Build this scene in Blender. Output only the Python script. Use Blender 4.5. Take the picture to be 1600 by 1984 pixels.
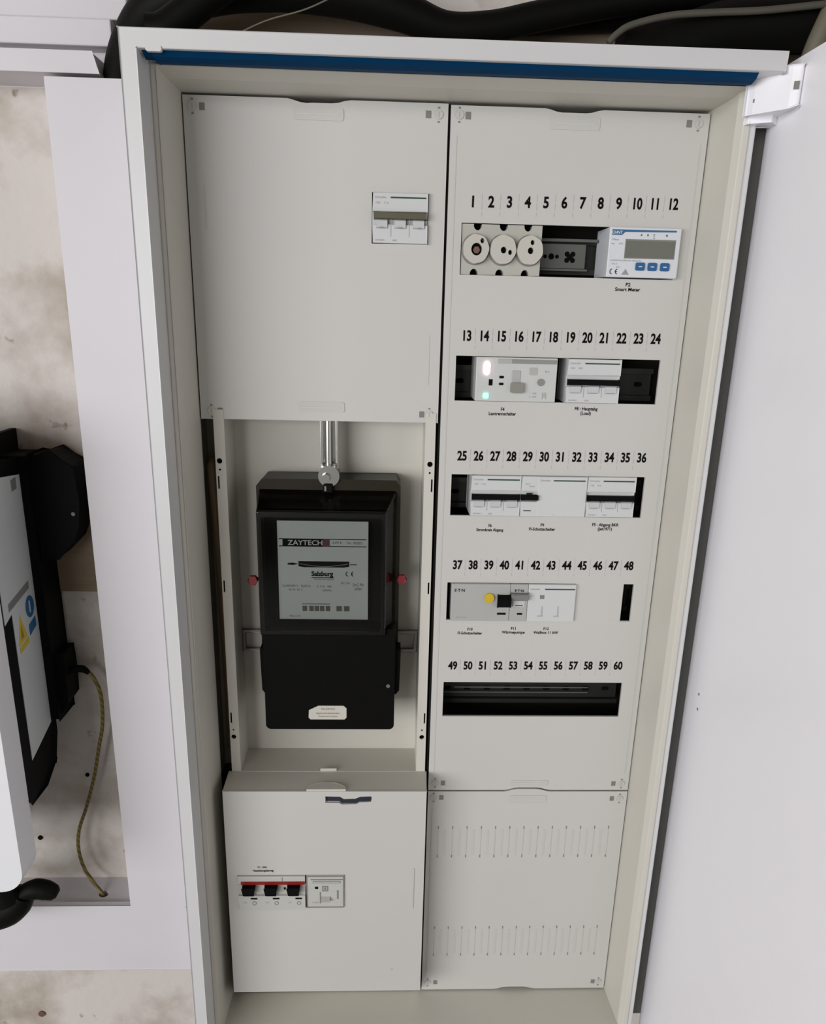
import bpy, math, random
from mathutils import Vector, Matrix
from mathutils.geometry import tessellate_polygon

random.seed(7)
for o in list(bpy.data.objects):
    bpy.data.objects.remove(o, do_unlink=True)
scene = bpy.context.scene
col = scene.collection
MM = 0.001
Z0 = 700.0            # height of the cover field's lower edge above the floor, mm

# ------------------------------------------------------------------ camera
# fitted pin-hole camera (image 1600 x 1984, focal length 1500 px, principal point 800/1076)
cam_d = bpy.data.cameras.new('camera')
cam = bpy.data.objects.new('camera', cam_d)
col.objects.link(cam)
cam_d.sensor_fit = 'VERTICAL'
cam_d.sensor_height = 36.0
cam_d.sensor_width = 36.0 * 1600 / 1984
cam_d.lens = 1500 * 36.0 / 1984
cam_d.shift_y = (1076 - 992) / 1984
cam_d.clip_start = 0.02
_R = ((0.9991395644, -0.0231837150, -0.0343896222),
      (0.0118400492, 0.9541113965, -0.2992177407),
      (0.0397485093, 0.2985531083, 0.9535649414))
_right = Vector((_R[0][0], _R[0][2], -_R[0][1]))
_down = Vector((_R[1][0], _R[1][2], -_R[1][1]))
_fwd = Vector((_R[2][0], _R[2][2], -_R[2][1]))
_m = Matrix((_right, -_down, -_fwd)).transposed().to_4x4()
_m.translation = Vector((192.5135 * MM, -828.635 * MM, (871.303 + Z0) * MM))
cam.matrix_world = _m
scene.camera = cam

# ------------------------------------------------------------------ world, daylight, exposure
world = bpy.data.worlds.new('world')
scene.world = world
world.use_nodes = True
_bg = world.node_tree.nodes['Background']
_bg.inputs['Color'].default_value = (0.97, 0.97, 0.95, 1)
_bg.inputs['Strength'].default_value = 0.40

def area_light(name, loc, target, sx, sy, power, colour):
    d = bpy.data.lights.new(name, 'AREA')
    d.shape = 'RECTANGLE'
    d.size, d.size_y = sx, sy
    d.energy = power
    d.color = colour
    o = bpy.data.objects.new(name, d)
    col.objects.link(o)
    o.location = loc
    o.rotation_euler = (Vector(target) - Vector(loc)).to_track_quat('-Z', 'Y').to_euler()
    return o
# daylight entering through the window in the left wall
area_light('window_daylight', (-1.95, -3.0, 1.65), (0.25, 0.0, 1.25), 3.0, 1.4, 124, (0.985, 0.985, 1.0))

vs = scene.view_settings
vs.view_transform = 'Standard'
vs.look = 'None'
vs.gamma = 1.0
vs.use_curve_mapping = False
vs.exposure = -0.22

# ------------------------------------------------------------------ materials
MATS = {}
def mat(name, c, rough=0.5, metal=0.0, var=0.03, vscale=30.0, bump=0.0, bscale=200.0, spec=0.5, emit=None, estr=0.0):
    if name in MATS:
        return MATS[name]
    m = bpy.data.materials.new(name)
    m.use_nodes = True
    nt = m.node_tree
    b = nt.nodes['Principled BSDF']
    b.inputs['Roughness'].default_value = rough
    b.inputs['Metallic'].default_value = metal
    b.inputs['Specular IOR Level'].default_value = spec
    tc = nt.nodes.new('ShaderNodeTexCoord')
    n = nt.nodes.new('ShaderNodeTexNoise')
    n.inputs['Scale'].default_value = vscale
    n.inputs['Detail'].default_value = 4.0
    nt.links.new(tc.outputs['Object'], n.inputs['Vector'])
    mx = nt.nodes.new('ShaderNodeMix')
    mx.data_type = 'RGBA'
    mx.inputs['A'].default_value = (*[max(0, v * (1 - var)) for v in c], 1)
    mx.inputs['B'].default_value = (*[min(1, v * (1 + var)) for v in c], 1)
    nt.links.new(n.outputs['Fac'], mx.inputs['Factor'])
    nt.links.new(mx.outputs['Result'], b.inputs['Base Color'])
    if bump:
        n2 = nt.nodes.new('ShaderNodeTexNoise')
        n2.inputs['Scale'].default_value = bscale
        n2.inputs['Detail'].default_value = 5.0
        nt.links.new(tc.outputs['Object'], n2.inputs['Vector'])
        bp = nt.nodes.new('ShaderNodeBump')
        bp.inputs['Strength'].default_value = bump
        bp.inputs['Distance'].default_value = 0.002
        nt.links.new(n2.outputs['Fac'], bp.inputs['Height'])
        nt.links.new(bp.outputs['Normal'], b.inputs['Normal'])
    if emit:
        b.inputs['Emission Color'].default_value = (*emit, 1)
        b.inputs['Emission Strength'].default_value = estr
    MATS[name] = m
    return m

def plaster_mat():
    m = bpy.data.materials.new('dirty_plaster')
    m.use_nodes = True
    nt = m.node_tree
    b = nt.nodes['Principled BSDF']
    b.inputs['Roughness'].default_value = 0.9
    tc = nt.nodes.new('ShaderNodeTexCoord')
    n = nt.nodes.new('ShaderNodeTexNoise')
    n.inputs['Scale'].default_value = 9.0
    n.inputs['Detail'].default_value = 6.0
    n.inputs['Roughness'].default_value = 0.6
    nt.links.new(tc.outputs['Object'], n.inputs['Vector'])
    r = nt.nodes.new('ShaderNodeValToRGB')
    r.color_ramp.elements[0].position = 0.30
    r.color_ramp.elements[0].color = (0.38, 0.325, 0.265, 1)
    r.color_ramp.elements[1].position = 0.55
    r.color_ramp.elements[1].color = (0.64, 0.595, 0.555, 1)
    nt.links.new(n.outputs['Fac'], r.inputs['Fac'])
    n2 = nt.nodes.new('ShaderNodeTexNoise')
    n2.inputs['Scale'].default_value = 38.0
    n2.inputs['Detail'].default_value = 3.0
    nt.links.new(tc.outputs['Object'], n2.inputs['Vector'])
    r2 = nt.nodes.new('ShaderNodeValToRGB')
    r2.color_ramp.elements[0].position = 0.69
    r2.color_ramp.elements[0].color = (0, 0, 0, 1)
    r2.color_ramp.elements[1].position = 0.76
    r2.color_ramp.elements[1].color = (1, 1, 1, 1)
    nt.links.new(n2.outputs['Fac'], r2.inputs['Fac'])
    mx = nt.nodes.new('ShaderNodeMix')
    mx.data_type = 'RGBA'
    mx.inputs['B'].default_value = (0.26, 0.20, 0.13, 1)
    nt.links.new(r2.outputs['Color'], mx.inputs['Factor'])
    nt.links.new(r.outputs['Color'], mx.inputs['A'])
    nt.links.new(mx.outputs['Result'], b.inputs['Base Color'])
    bp = nt.nodes.new('ShaderNodeBump')
    bp.inputs['Strength'].default_value = 0.35
    bp.inputs['Distance'].default_value = 0.003
    n3 = nt.nodes.new('ShaderNodeTexNoise')
    n3.inputs['Scale'].default_value = 60.0
    n3.inputs['Detail'].default_value = 6.0
    nt.links.new(tc.outputs['Object'], n3.inputs['Vector'])
    nt.links.new(n3.outputs['Fac'], bp.inputs['Height'])
    nt.links.new(bp.outputs['Normal'], b.inputs['Normal'])
    return m

def smoked_mat():
    m = bpy.data.materials.new('smoked_clear_plastic')
    m.use_nodes = True
    nt = m.node_tree
    nt.nodes.remove(nt.nodes['Principled BSDF'])
    out = nt.nodes['Material Output']
    tr = nt.nodes.new('ShaderNodeBsdfTransparent')
    tr.inputs['Color'].default_value = (0.76, 0.77, 0.74, 1)
    gl = nt.nodes.new('ShaderNodeBsdfGlossy')
    gl.inputs['Roughness'].default_value = 0.05
    fr = nt.nodes.new('ShaderNodeFresnel')
    fr.inputs['IOR'].default_value = 1.45
    ms = nt.nodes.new('ShaderNodeMixShader')
    nt.links.new(fr.outputs['Fac'], ms.inputs['Fac'])
    nt.links.new(tr.outputs['BSDF'], ms.inputs[1])
    nt.links.new(gl.outputs['BSDF'], ms.inputs[2])
    nt.links.new(ms.outputs['Shader'], out.inputs['Surface'])
    return m

def stripe_mat(name, a, b_, scale):
    m = bpy.data.materials.new(name)
    m.use_nodes = True
    nt = m.node_tree
    b = nt.nodes['Principled BSDF']
    b.inputs['Roughness'].default_value = 0.45
    tc = nt.nodes.new('ShaderNodeTexCoord')
    w = nt.nodes.new('ShaderNodeTexWave')
    w.inputs['Scale'].default_value = scale
    w.bands_direction = 'DIAGONAL'
    nt.links.new(tc.outputs['Object'], w.inputs['Vector'])
    r = nt.nodes.new('ShaderNodeValToRGB')
    r.color_ramp.interpolation = 'CONSTANT'
    r.color_ramp.elements[0].color = (*a, 1)
    r.color_ramp.elements[1].color = (*b_, 1)
    r.color_ramp.elements[1].position = 0.42
    nt.links.new(w.outputs['Fac'], r.inputs['Fac'])
    nt.links.new(r.outputs['Color'], b.inputs['Base Color'])
    return m

def wood_mat(name, a, b_):
    m = bpy.data.materials.new(name)
    m.use_nodes = True
    nt = m.node_tree
    b = nt.nodes['Principled BSDF']
    b.inputs['Roughness'].default_value = 0.7
    tc = nt.nodes.new('ShaderNodeTexCoord')
    mp = nt.nodes.new('ShaderNodeMapping')
    mp.inputs['Scale'].default_value = (3, 20, 40)
    nt.links.new(tc.outputs['Object'], mp.inputs['Vector'])
    n = nt.nodes.new('ShaderNodeTexNoise')
    n.inputs['Scale'].default_value = 4.0
    n.inputs['Detail'].default_value = 6.0
    nt.links.new(mp.outputs['Vector'], n.inputs['Vector'])
    mx = nt.nodes.new('ShaderNodeMix')
    mx.data_type = 'RGBA'
    mx.inputs['A'].default_value = (*a, 1)
    mx.inputs['B'].default_value = (*b_, 1)
    nt.links.new(n.outputs['Fac'], mx.inputs['Factor'])
    nt.links.new(mx.outputs['Result'], b.inputs['Base Color'])
    return m

M_PLASTER = plaster_mat()
M_SMOKE = smoked_mat()
M_ENAMEL = mat('white_enamel_steel', (0.63, 0.63, 0.63), 0.35, var=0.015)
M_DOOR = mat('white_door_enamel', (0.92, 0.91, 0.945), 0.38, var=0.012)
M_FLANGE = mat('cream_white_steel', (0.60, 0.58, 0.515), 0.45, var=0.02)
M_COVER = mat('pale_grey_cover_plastic', (0.57, 0.56, 0.53), 0.45, var=0.02, vscale=8)
M_COVERB = mat('pale_grey_cover_plastic_rim', (0.54, 0.535, 0.50), 0.5, var=0.02)
M_BOARD = mat('white_painted_board', (0.66, 0.635, 0.66), 0.5, var=0.03, vscale=12)
M_BLUE = mat('blue_sealing_strip', (0.0012, 0.038, 0.105), 0.6, var=0.1, spec=0.05)
M_INT = mat('shaded_interior_steel', (0.022, 0.021, 0.018), 0.8, spec=0.1)  # near-black colour stands in for the unlit cabinet interior
M_BAY = mat('bay_back_grey', (0.58, 0.56, 0.50), 0.5, var=0.04)
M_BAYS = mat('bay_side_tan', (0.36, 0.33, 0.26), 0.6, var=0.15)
M_RAIL = mat('shaded_zinc_rail', (0.020, 0.020, 0.017), 0.5, metal=0.2, var=0.15)  # zinc coloured almost black, with the shade behind the openings put in
M_PUNCH = mat('punched_grey_plate', (0.13, 0.135, 0.12), 0.5, metal=0.3, var=0.1)
M_CHROME = mat('chrome', (0.50, 0.50, 0.46), 0.20, metal=1.0, var=0.04)
M_BRACKET = mat('bracket_steel', (0.30, 0.30, 0.28), 0.35, metal=0.8)
M_BLACK = mat('black_plastic', (0.0045, 0.0045, 0.004), 0.55, var=0.2, spec=0.10)
M_METERB = mat('meter_black', (0.0035, 0.0035, 0.003), 0.5, var=0.15, spec=0.08)
M_METERBR = mat('meter_dark_brown', (0.020, 0.016, 0.009), 0.35, var=0.2, spec=0.2)
M_INK = mat('black_ink', (0.005, 0.005, 0.005), 0.7, var=0.0, spec=0.06)
M_GINK = mat('grey_ink', (0.30, 0.30, 0.29), 0.6, var=0.0)
M_LINK = mat('light_grey_ink', (0.42, 0.42, 0.41), 0.6, var=0.0)
M_GREEN = mat('dark_green_ink', (0.012, 0.055, 0.028), 0.5, var=0.0)
M_MCB = mat('white_breaker_plastic', (0.60, 0.61, 0.605), 0.42, var=0.015)
M_MCB2 = mat('white_breaker_plastic_step', (0.55, 0.55, 0.565), 0.42, var=0.015)
M_GREYDEV = mat('light_grey_device_plastic', (0.42, 0.42, 0.40), 0.45, var=0.02)
M_GREYDK = mat('mid_grey_plastic', (0.20, 0.20, 0.185), 0.45)
M_SWDEV = mat('pale_switch_plastic', (0.56, 0.57, 0.55), 0.42, var=0.02)
M_OLIVE = mat('olive_brown_toggle', (0.095, 0.088, 0.05), 0.4, var=0.05)
M_CERAMIC = mat('cream_ceramic', (0.46, 0.45, 0.40), 0.35, var=0.05)
M_CERCAP = mat('cream_fuse_cap', (0.55, 0.53, 0.47), 0.28, var=0.04)
M_HOLE = mat('dark_cavity', (0.006, 0.006, 0.005), 0.9, spec=0.03)
M_SMART = mat('white_smart_meter', (0.66, 0.68, 0.71), 0.4, var=0.01)
M_LCD = mat('grey_green_lcd', (0.125, 0.130, 0.105), 0.18, var=0.06)
M_BTN = mat('blue_button', (0.012, 0.10, 0.26), 0.4, var=0.05)
M_PAPER = mat('white_sticker', (0.62, 0.62, 0.61), 0.5, var=0.02)
M_RED = mat('dark_red_stripe', (0.24, 0.012, 0.012), 0.4, var=0.05)
M_SEAL = mat('red_seal', (0.24, 0.015, 0.02), 0.5)
M_YELLOW = mat('yellow_button', (0.62, 0.44, 0.02), 0.4)
M_DIAL = mat('grey_dial_plate', (0.50, 0.53, 0.54), 0.4, var=0.03)
M_SLOT = mat('grey_slot', (0.20, 0.20, 0.185), 0.7)
M_LEDW = mat('red_white_led', (1, 0.7, 0.72), 0.3, emit=(1.0, 0.62, 0.66), estr=3.0)
M_LEDG = mat('green_led', (0.4, 1, 0.8), 0.3, emit=(0.20, 1.0, 0.62), estr=2.2)
M_INVW = mat('white_inverter_cover', (0.78, 0.78, 0.80), 0.4, var=0.01)
M_INVB = mat('black_inverter_casting', (0.0045, 0.0045, 0.0045), 0.6, var=0.2, spec=0.08)
M_LABEL = mat('silver_white_label', (0.60, 0.63, 0.63), 0.4, var=0.03)
M_BLUESIGN = mat('blue_sign', (0.02, 0.12, 0.27), 0.5)
M_YELSIGN = mat('yellow_sign', (0.62, 0.48, 0.04), 0.5)
M_EARTH = stripe_mat('green_yellow_earth_wire', (0.22, 0.155, 0.025), (0.10, 0.085, 0.015), 70)
M_GREYCABLE = mat('grey_cable', (0.085, 0.08, 0.062), 0.6, var=0.05)
M_BEIGECABLE = mat('beige_conduit', (0.15, 0.135, 0.095), 0.6, var=0.05)
M_WOOD = wood_mat('weathered_brown_wood', (0.13, 0.095, 0.06), (0.22, 0.175, 0.125))
M_WOODB = wood_mat('brown_mounting_board', (0.16, 0.115, 0.07), (0.24, 0.185, 0.12))
M_WOODD = wood_mat('unlit_cavity_board', (0.020, 0.014, 0.009), (0.045, 0.032, 0.02))
M_FLOOR = mat('grey_concrete', (0.30, 0.29, 0.28), 0.85, var=0.15, vscale=6, bump=0.3)

# ------------------------------------------------------------------ mesh builder
ORG = {}
def _cat(p, n):
    """Catmull-Rom resampling of a list of points."""
    P = [Vector(q) for q in p]
    P = [P[0] * 2 - P[1]] + P + [P[-1] * 2 - P[-2]]
    out = []
    for i in range(1, len(P) - 2):
        for k in range(n):
            t = k / n
            a, b, c, d = P[i - 1], P[i], P[i + 1], P[i + 2]
            out.append(0.5 * ((2 * b) + (c - a) * t + (2 * a - 5 * b + 4 * c - d) * t * t + (3 * b - a - 3 * c + d) * t ** 3))
    out.append(P[-2])
    return out

class MB:
    """collects shapes in mm (x right, y into the wall, z up from the field's lower edge)"""
    def __init__(self):
        self.v, self.f, self.s = [], [], []
    def add(self, vs, fs, smooth=False):
        b = len(self.v)
        self.v += [tuple(p) for p in vs]
        for f in fs:
            self.f.append(tuple(i + b for i in f))
            self.s.append(smooth)
        return self
    def box(self, x0, x1, y0, y1, z0, z1):
        vs = [(x0, y0, z0), (x1, y0, z0), (x1, y1, z0), (x0, y1, z0), (x0, y0, z1), (x1, y0, z1), (x1, y1, z1), (x0, y1, z1)]
        return self.add(vs, [(0, 3, 2, 1), (4, 5, 6, 7), (0, 1, 5, 4), (1, 2, 6, 5), (2, 3, 7, 6), (3, 0, 4, 7)])
    def prism(self, loops, a, b, axis='y'):
        """polygon loops (outer first, then holes) extruded along an axis. axis y: (x,z); axis x: (y,z); axis z: (x,y)"""
        if not isinstance(loops[0][0], (tuple, list)):
            loops = [loops]
        def P(p, t):
            if axis == 'y': return (p[0], t, p[1])
            if axis == 'x': return (t, p[0], p[1])
            return (p[0], p[1], t)
        pts = [p for l in loops for p in l]
        tris = tessellate_polygon([[Vector((p[0], p[1], 0)) for p in l] for l in loops])
        n = len(pts)
        vs = [P(p, a) for p in pts] + [P(p, b) for p in pts]
        fs = []
        for t in tris:
            q = [pts[i] for i in t]
            ar = (q[1][0] - q[0][0]) * (q[2][1] - q[0][1]) - (q[2][0] - q[0][0]) * (q[1][1] - q[0][1])
            if abs(ar) < 1e-9:
                continue
            t = tuple(t) if ar > 0 else tuple(reversed(t))
            if axis == 'z':
                t = tuple(reversed(t))
            if axis == 'x':
                t = tuple(reversed(t))
            fs.append(t)
            fs.append(tuple(i + n for i in reversed(t)))
        k = 0
        for li, l in enumerate(loops):
            m = len(l)
            area = sum(l[i][0] * l[(i + 1) % m][1] - l[(i + 1) % m][0] * l[i][1] for i in range(m))
            ccw = (area > 0) == (li == 0)
            for i in range(m):
                j = (i + 1) % m
                q = (k + i, k + i + n, k + j + n, k + j)
                if not ccw: q = tuple(reversed(q))
                if axis in ('z', 'x'): q = tuple(reversed(q))
                # wound so that the outside faces outwards
                fs.append(tuple(reversed(q)) if axis == 'y' else tuple(reversed(q)))
            k += m
        return self.add(vs, fs)
    def tube(self, pts, r, n=12, sm=0, caps=True):
        P = _cat(pts, sm) if sm else [Vector(p) for p in pts]
        rr = r if isinstance(r, (list, tuple)) else None
        vs, fs = [], []
        up = Vector((0, 1, 0))
        prev = None
        for i, p in enumerate(P):
            d = (P[min(i + 1, len(P) - 1)] - P[max(i - 1, 0)]).normalized()
            if prev is None:
                a = d.cross(up)
                if a.length < 1e-3: a = d.cross(Vector((1, 0, 0)))
                a.normalize()
            else:
                a = (prev - d * prev.dot(d)).normalized()
            prev = a
            b = d.cross(a)
            if rr:
                t = i / (len(P) - 1) * (len(rr) - 1)
                k = min(int(t), len(rr) - 2)
                R = rr[k] + (rr[k + 1] - rr[k]) * (t - k)
            else:
                R = r
            for j in range(n):
                an = 2 * math.pi * j / n
                vs.append(p + a * (R * math.cos(an)) + b * (R * math.sin(an)))
        for i in range(len(P) - 1):
            for j in range(n):
                k = (j + 1) % n
                fs.append((i * n + j, i * n + k, (i + 1) * n + k, (i + 1) * n + j))
        self.add(vs, fs, True)
        if caps:
            c0 = [vs[j] for j in range(n)]
            c1 = [vs[(len(P) - 1) * n + j] for j in range(n)]
            self.add(c0, [tuple(reversed(range(n)))])
            self.add(c1, [tuple(range(n))])
        return self
    def disc(self, x, z, y0, y1, r, n=20, rz=None):
        rz = rz or r
        return self.prism([(x + r * math.cos(2 * math.pi * i / n), z + rz * math.sin(2 * math.pi * i / n)) for i in range(n)], y0, y1)
    def text(self, s, x, z, y, h, sx=1.0, bold=0.0, align='CENTER', axis='y', flip=False):
        """flat lettering, capital height h mm, centred at z"""
        vs, ps, w = glyphs(s, bold, align)
        k = h / 0.69
        b = [((vx * k * sx), (vz - 0.345) * k) for vx, vz in vs]
        if axis == 'y':
            self.add([(x + p, y, z + q) for p, q in b], ps)
        else:       # lettering on a plane facing +x : x is the plane, y the centre along y
            self.add([(x, y + p, z + q) for p, q in b], ps)
        return self
    def build(self, name, m, parent=None, bevel=0.0, seg=2, label=None, cat=None, group=None, kind=None, origin=None, weld=False):
        me = bpy.data.meshes.new(name)
        if parent is not None:
            o0 = ORG[parent.name]
        elif origin is not None:
            o0 = Vector(origin)
        else:
            xs, ys, zs = zip(*self.v)
            o0 = Vector(((min(xs) + max(xs)) / 2, (min(ys) + max(ys)) / 2, min(zs)))
        me.from_pydata([((x - o0.x) * MM, (y - o0.y) * MM, (z - o0.z) * MM) for x, y, z in self.v], [], self.f)
        me.polygons.foreach_set('use_smooth', self.s)
        me.update()
        me.materials.append(m)
        ob = bpy.data.objects.new(name, me)
        col.objects.link(ob)
        if parent is not None:
            ob.parent = parent
        else:
            ob.location = (o0.x * MM, o0.y * MM, (o0.z + Z0) * MM)
        ORG[ob.name] = o0
        if bevel:
            bv = ob.modifiers.new('bevel', 'BEVEL')
            bv.width = bevel * MM
            bv.segments = seg
            bv.limit_method = 'ANGLE'
            bv.angle_limit = math.radians(40)
        tag(ob, label, cat, group, kind)
        return ob

def tag(o, label=None, cat=None, group=None, kind=None):
    if label: o['label'] = label
    if cat: o['category'] = cat
    if group: o['group'] = group
    if kind: o['kind'] = kind

def thing(name, at, label, cat, group=None):
    o = bpy.data.objects.new(name, None)
    o.empty_display_size = 0.02
    col.objects.link(o)
    o.location = (at[0] * MM, at[1] * MM, (at[2] + Z0) * MM)
    ORG[o.name] = Vector(at)
    tag(o, label, cat, group)
    return o

_G = {}
def glyphs(s, bold, align):
    key = (s, bold, align)
    if key in _G: return _G[key]
    c = bpy.data.curves.new('lettering', 'FONT')
    c.body = s
    c.size = 1.0
    c.align_x = align
    c.offset = bold
    c.resolution_u = 3
    c.fill_mode = 'FRONT'
    t = bpy.data.objects.new('lettering', c)
    col.objects.link(t)
    dg = bpy.context.evaluated_depsgraph_get()
    me = t.evaluated_get(dg).to_mesh()
    vs = [(v.co.x, v.co.y) for v in me.vertices]
    ps = [tuple(p.vertices) for p in me.polygons]
    # faces must look towards -y
    out = []
    for p in ps:
        q = [vs[i] for i in p[:3]]
        ar = (q[1][0] - q[0][0]) * (q[2][1] - q[0][1]) - (q[2][0] - q[0][0]) * (q[1][1] - q[0][1])
        out.append(p if ar > 0 else tuple(reversed(p)))
    t.evaluated_get(dg).to_mesh_clear()
    bpy.data.objects.remove(t, do_unlink=True)
    bpy.data.curves.remove(c)
    w = (max(v[0] for v in vs) - min(v[0] for v in vs)) if vs else 0
    _G[key] = (vs, out, w)
    return _G[key]

def rect(x0, x1, z0, z1):
    return [(x0, z0), (x1, z0), (x1, z1), (x0, z1)]
def rrect(x0, x1, z0, z1, r, n=5):
    out = []
    for cx, cz, a0 in ((x1 - r, z0 + r, -90), (x1 - r, z1 - r, 0), (x0 + r, z1 - r, 90), (x0 + r, z0 + r, 180)):
        for i in range(n + 1):
            a = math.radians(a0 + 90 * i / n)
            out.append((cx + r * math.cos(a), cz + r * math.sin(a)))
    return out

# ------------------------------------------------------------------ the setting
FL = -Z0
MB().box(-2300, 2300, -5200, 120, FL - 60, FL).build('floor', M_FLOOR, kind='structure')
MB().box(-2300, 2300, 80, 200, FL, 1800).build('wall_back', M_PLASTER, kind='structure')
MB().box(-2300, 2300, -5200, 120, 1800, 1860).build('unseen_ceiling', M_WOOD, kind='structure')  # out of view, added to block light from above; dark wood cuts bounce
wl = MB().prism([[(-5200, FL), (80, FL), (80, 1800), (-5200, 1800)], [(-4450, 200), (-1150, 200), (-1150, 1700), (-4450, 1700)]], -2300, -2200, 'x')
wl.build('wall_left', M_BOARD, kind='structure')
w1 = MB()
w1.prism([[(-4450, 200), (-1150, 200), (-1150, 1700), (-4450, 1700)], [(-4400, 250), (-1200, 250), (-1200, 1650), (-4400, 1650)]], -2270, -2230, 'x')
w1.build('window_1', M_BOARD, kind='structure')
# cladding planks above left, stepping forward towards the bottom
MB().box(-520, -62, 60, 80, 1138.2, 1260).build('trim_1', M_BOARD, kind='structure', bevel=1.5)
MB().box(-520, -76, 50, 80, 1112.5, 1136.2).build('trim_2', M_BOARD, kind='structure', bevel=1.5)
MB().prism([(-520, 1082.5), (-83, 1082.5), (-89, 1101), (-520, 1101)], 26, 80).build('trim_3', M_BOARD, kind='structure', bevel=1.0)
MB().box(-520, -80, 70, 80, 1101.2, 1112.3).build('trim_9', M_BOARD, kind='structure')
# white boards boxing in the recess left of the cabinet: upright board and cross board with a deep sill
ub = MB().prism([(-620, 11), (-25.5, 11), (-25.5, 1077), (-133, 1077), (-133, 115.5), (-620, 115.5)], 20, 28)
ub.build('trim_4', M_BOARD, kind='structure', bevel=0.8)
# brown mounting board behind the inverter
MB().box(-600, -134, 72, 80, 538, 668).build('trim_10', M_WOODB, kind='structure', bevel=1.0)
MB().box(-133, -127, 28.2, 80, 11, 1077).build('trim_5', M_BOARD, kind='structure', bevel=0.8)
# sill with the drilled hole for the earth wire
hole = [(-178 + 6.5 * math.cos(2 * math.pi * i / 16), 47 + 6.0 * math.sin(2 * math.pi * i / 16)) for i in range(16)]
sl = MB().prism([[(-620, 28.2), (-133.2, 28.2), (-133.2, 80), (-620, 80)], hole], 100, 112, 'z')
sl_o = sl.build('trim_6', M_BOARD, kind='structure')
MB().prism(rrect(-188, -168, 37, 57, 6), 92, 96, 'z').build('hole_shade', M_HOLE, sl_o)  # dark plate under the hole, painting in the shade inside it
MB().box(-62.5, -25.8, 19.4, 20, 113.6, 114.6).build('trim_7', M_LINK, kind='structure')
# brown board on the wall behind the cables above the cabinet
MB().box(-58, 900, 66, 80, 1060, 1151).build('trim_8', M_WOOD, kind='structure')

MB().box(395, 900, 70, 80, 1151.2, 1300).build('trim_11', M_WOODD, kind='structure')  # dark board standing in for the unlit cavity at the right

# ------------------------------------------------------------------ meter cabinet
cab = thing('meter_cabinet', (250, 0, -31), 'tall white steel meter cabinet on the wall with its door standing open', 'cabinet')
OX0, OX1, OZ0, OZ1 = -25, 525, -31, 1085.5      # outside
IX0, IX1, IZ0, IZ1 = -11, 512, -17, 1071        # opening in the front rim
sh = MB()
sh.box(OX0, OX0 + 2, -96, 79, OZ0, OZ1)
sh.box(OX1 - 2, OX1, -57, 79, OZ0, OZ1)
sh.box(OX0 + 2, OX1 - 2, -96, 79, OZ1 - 2, OZ1)
sh.box(OX0 + 2, OX1 - 2, -96, 79, OZ0, OZ0 + 2)
sh.build('shell', M_ENAMEL, cab)
MB().box(OX0 + 2, OX1 - 2, 76, 79, OZ0 + 2, OZ1 - 2).build('back_plate', M_INT, cab)
# front rim: left, top and bottom stand forward; the hinge side is set back
MB().prism([(OX0, OZ0), (OX1, OZ0), (OX1, IZ0), (IX0, IZ0), (IX0, IZ1), (OX1, IZ1), (OX1, OZ1), (OX0, OZ1)], -100, -60).build('rim', M_ENAMEL, cab, bevel=1.6, seg=3)
MB().box(IX1, OX1, -58, -40, OZ0, OZ1 - 15).build('rim', M_ENAMEL, cab, bevel=1.5)
# inner frame: a small lip then reveals running back to the covers
inn = MB()
inn.prism([(-66.5, 1068.6), (-64, 1072.5), (-40, 1072.5), (-40, 1075), (30, 1075), (30, 1063.5), (-40, 1065)], -9, 513, 'x')
inn.build('frame_head', M_FLANGE, cab, bevel=0.8)
MB().prism([(-64, -12), (30, -9.5), (30, -25), (-60, -25)], -9, 513, 'x').build('frame_foot', M_FLANGE, cab, bevel=0.8)
MB().prism([(-14, -64), (-10, -66.5), (-6, -64), (-3.5, -42), (-1.0, 4), (-14, 4)], -14, 1071, 'z').build('frame_side', M_FLANGE, cab, bevel=0.8)
MB().prism([(512.5, -59), (508, -52), (504.8, 4), (504.8, 60), (518, 60), (518, -59)], -14, 1071, 'z').build('frame_side', M_FLANGE, cab, bevel=0.8)
# blue sealing strip under the head of the rim
bl = MB().prism([(-97, 1071.4), (-92, 1067.6), (-84, 1065.8), (-70, 1067.6), (-67, 1071.3), (-67, 1073), (-97, 1073)], 0, 504, 'x')
bl.build('sealing_strip', M_BLUE, cab, bevel=0.6)
MB().prism([(-96, 1070.9), (-84, 1067.0), (-68, 1070.9)], -8.5, -0.2, 'x').build('sealing_strip', M_BLUE, cab)
MB().prism(rrect(-4, 9, 1069.0, 1073, 1.8), -101.2, -97).build('rim_clip', M_ENAMEL, cab)
# screw and clip holes in the hinge-side rim
for zz in (1010, 540, 518):
    MB().prism(rrect(514.2, 516.0, zz - 3, zz + 3, 0.8), -58.6, -57.5).build('rim_slot', M_SLOT, cab)
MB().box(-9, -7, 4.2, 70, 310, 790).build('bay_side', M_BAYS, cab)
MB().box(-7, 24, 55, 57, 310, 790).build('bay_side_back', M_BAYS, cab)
# centre post behind the covers
MB().box(250.6, 252.6, 5, 60, -8, 1062).build('centre_post', M_INT, cab)

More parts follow.
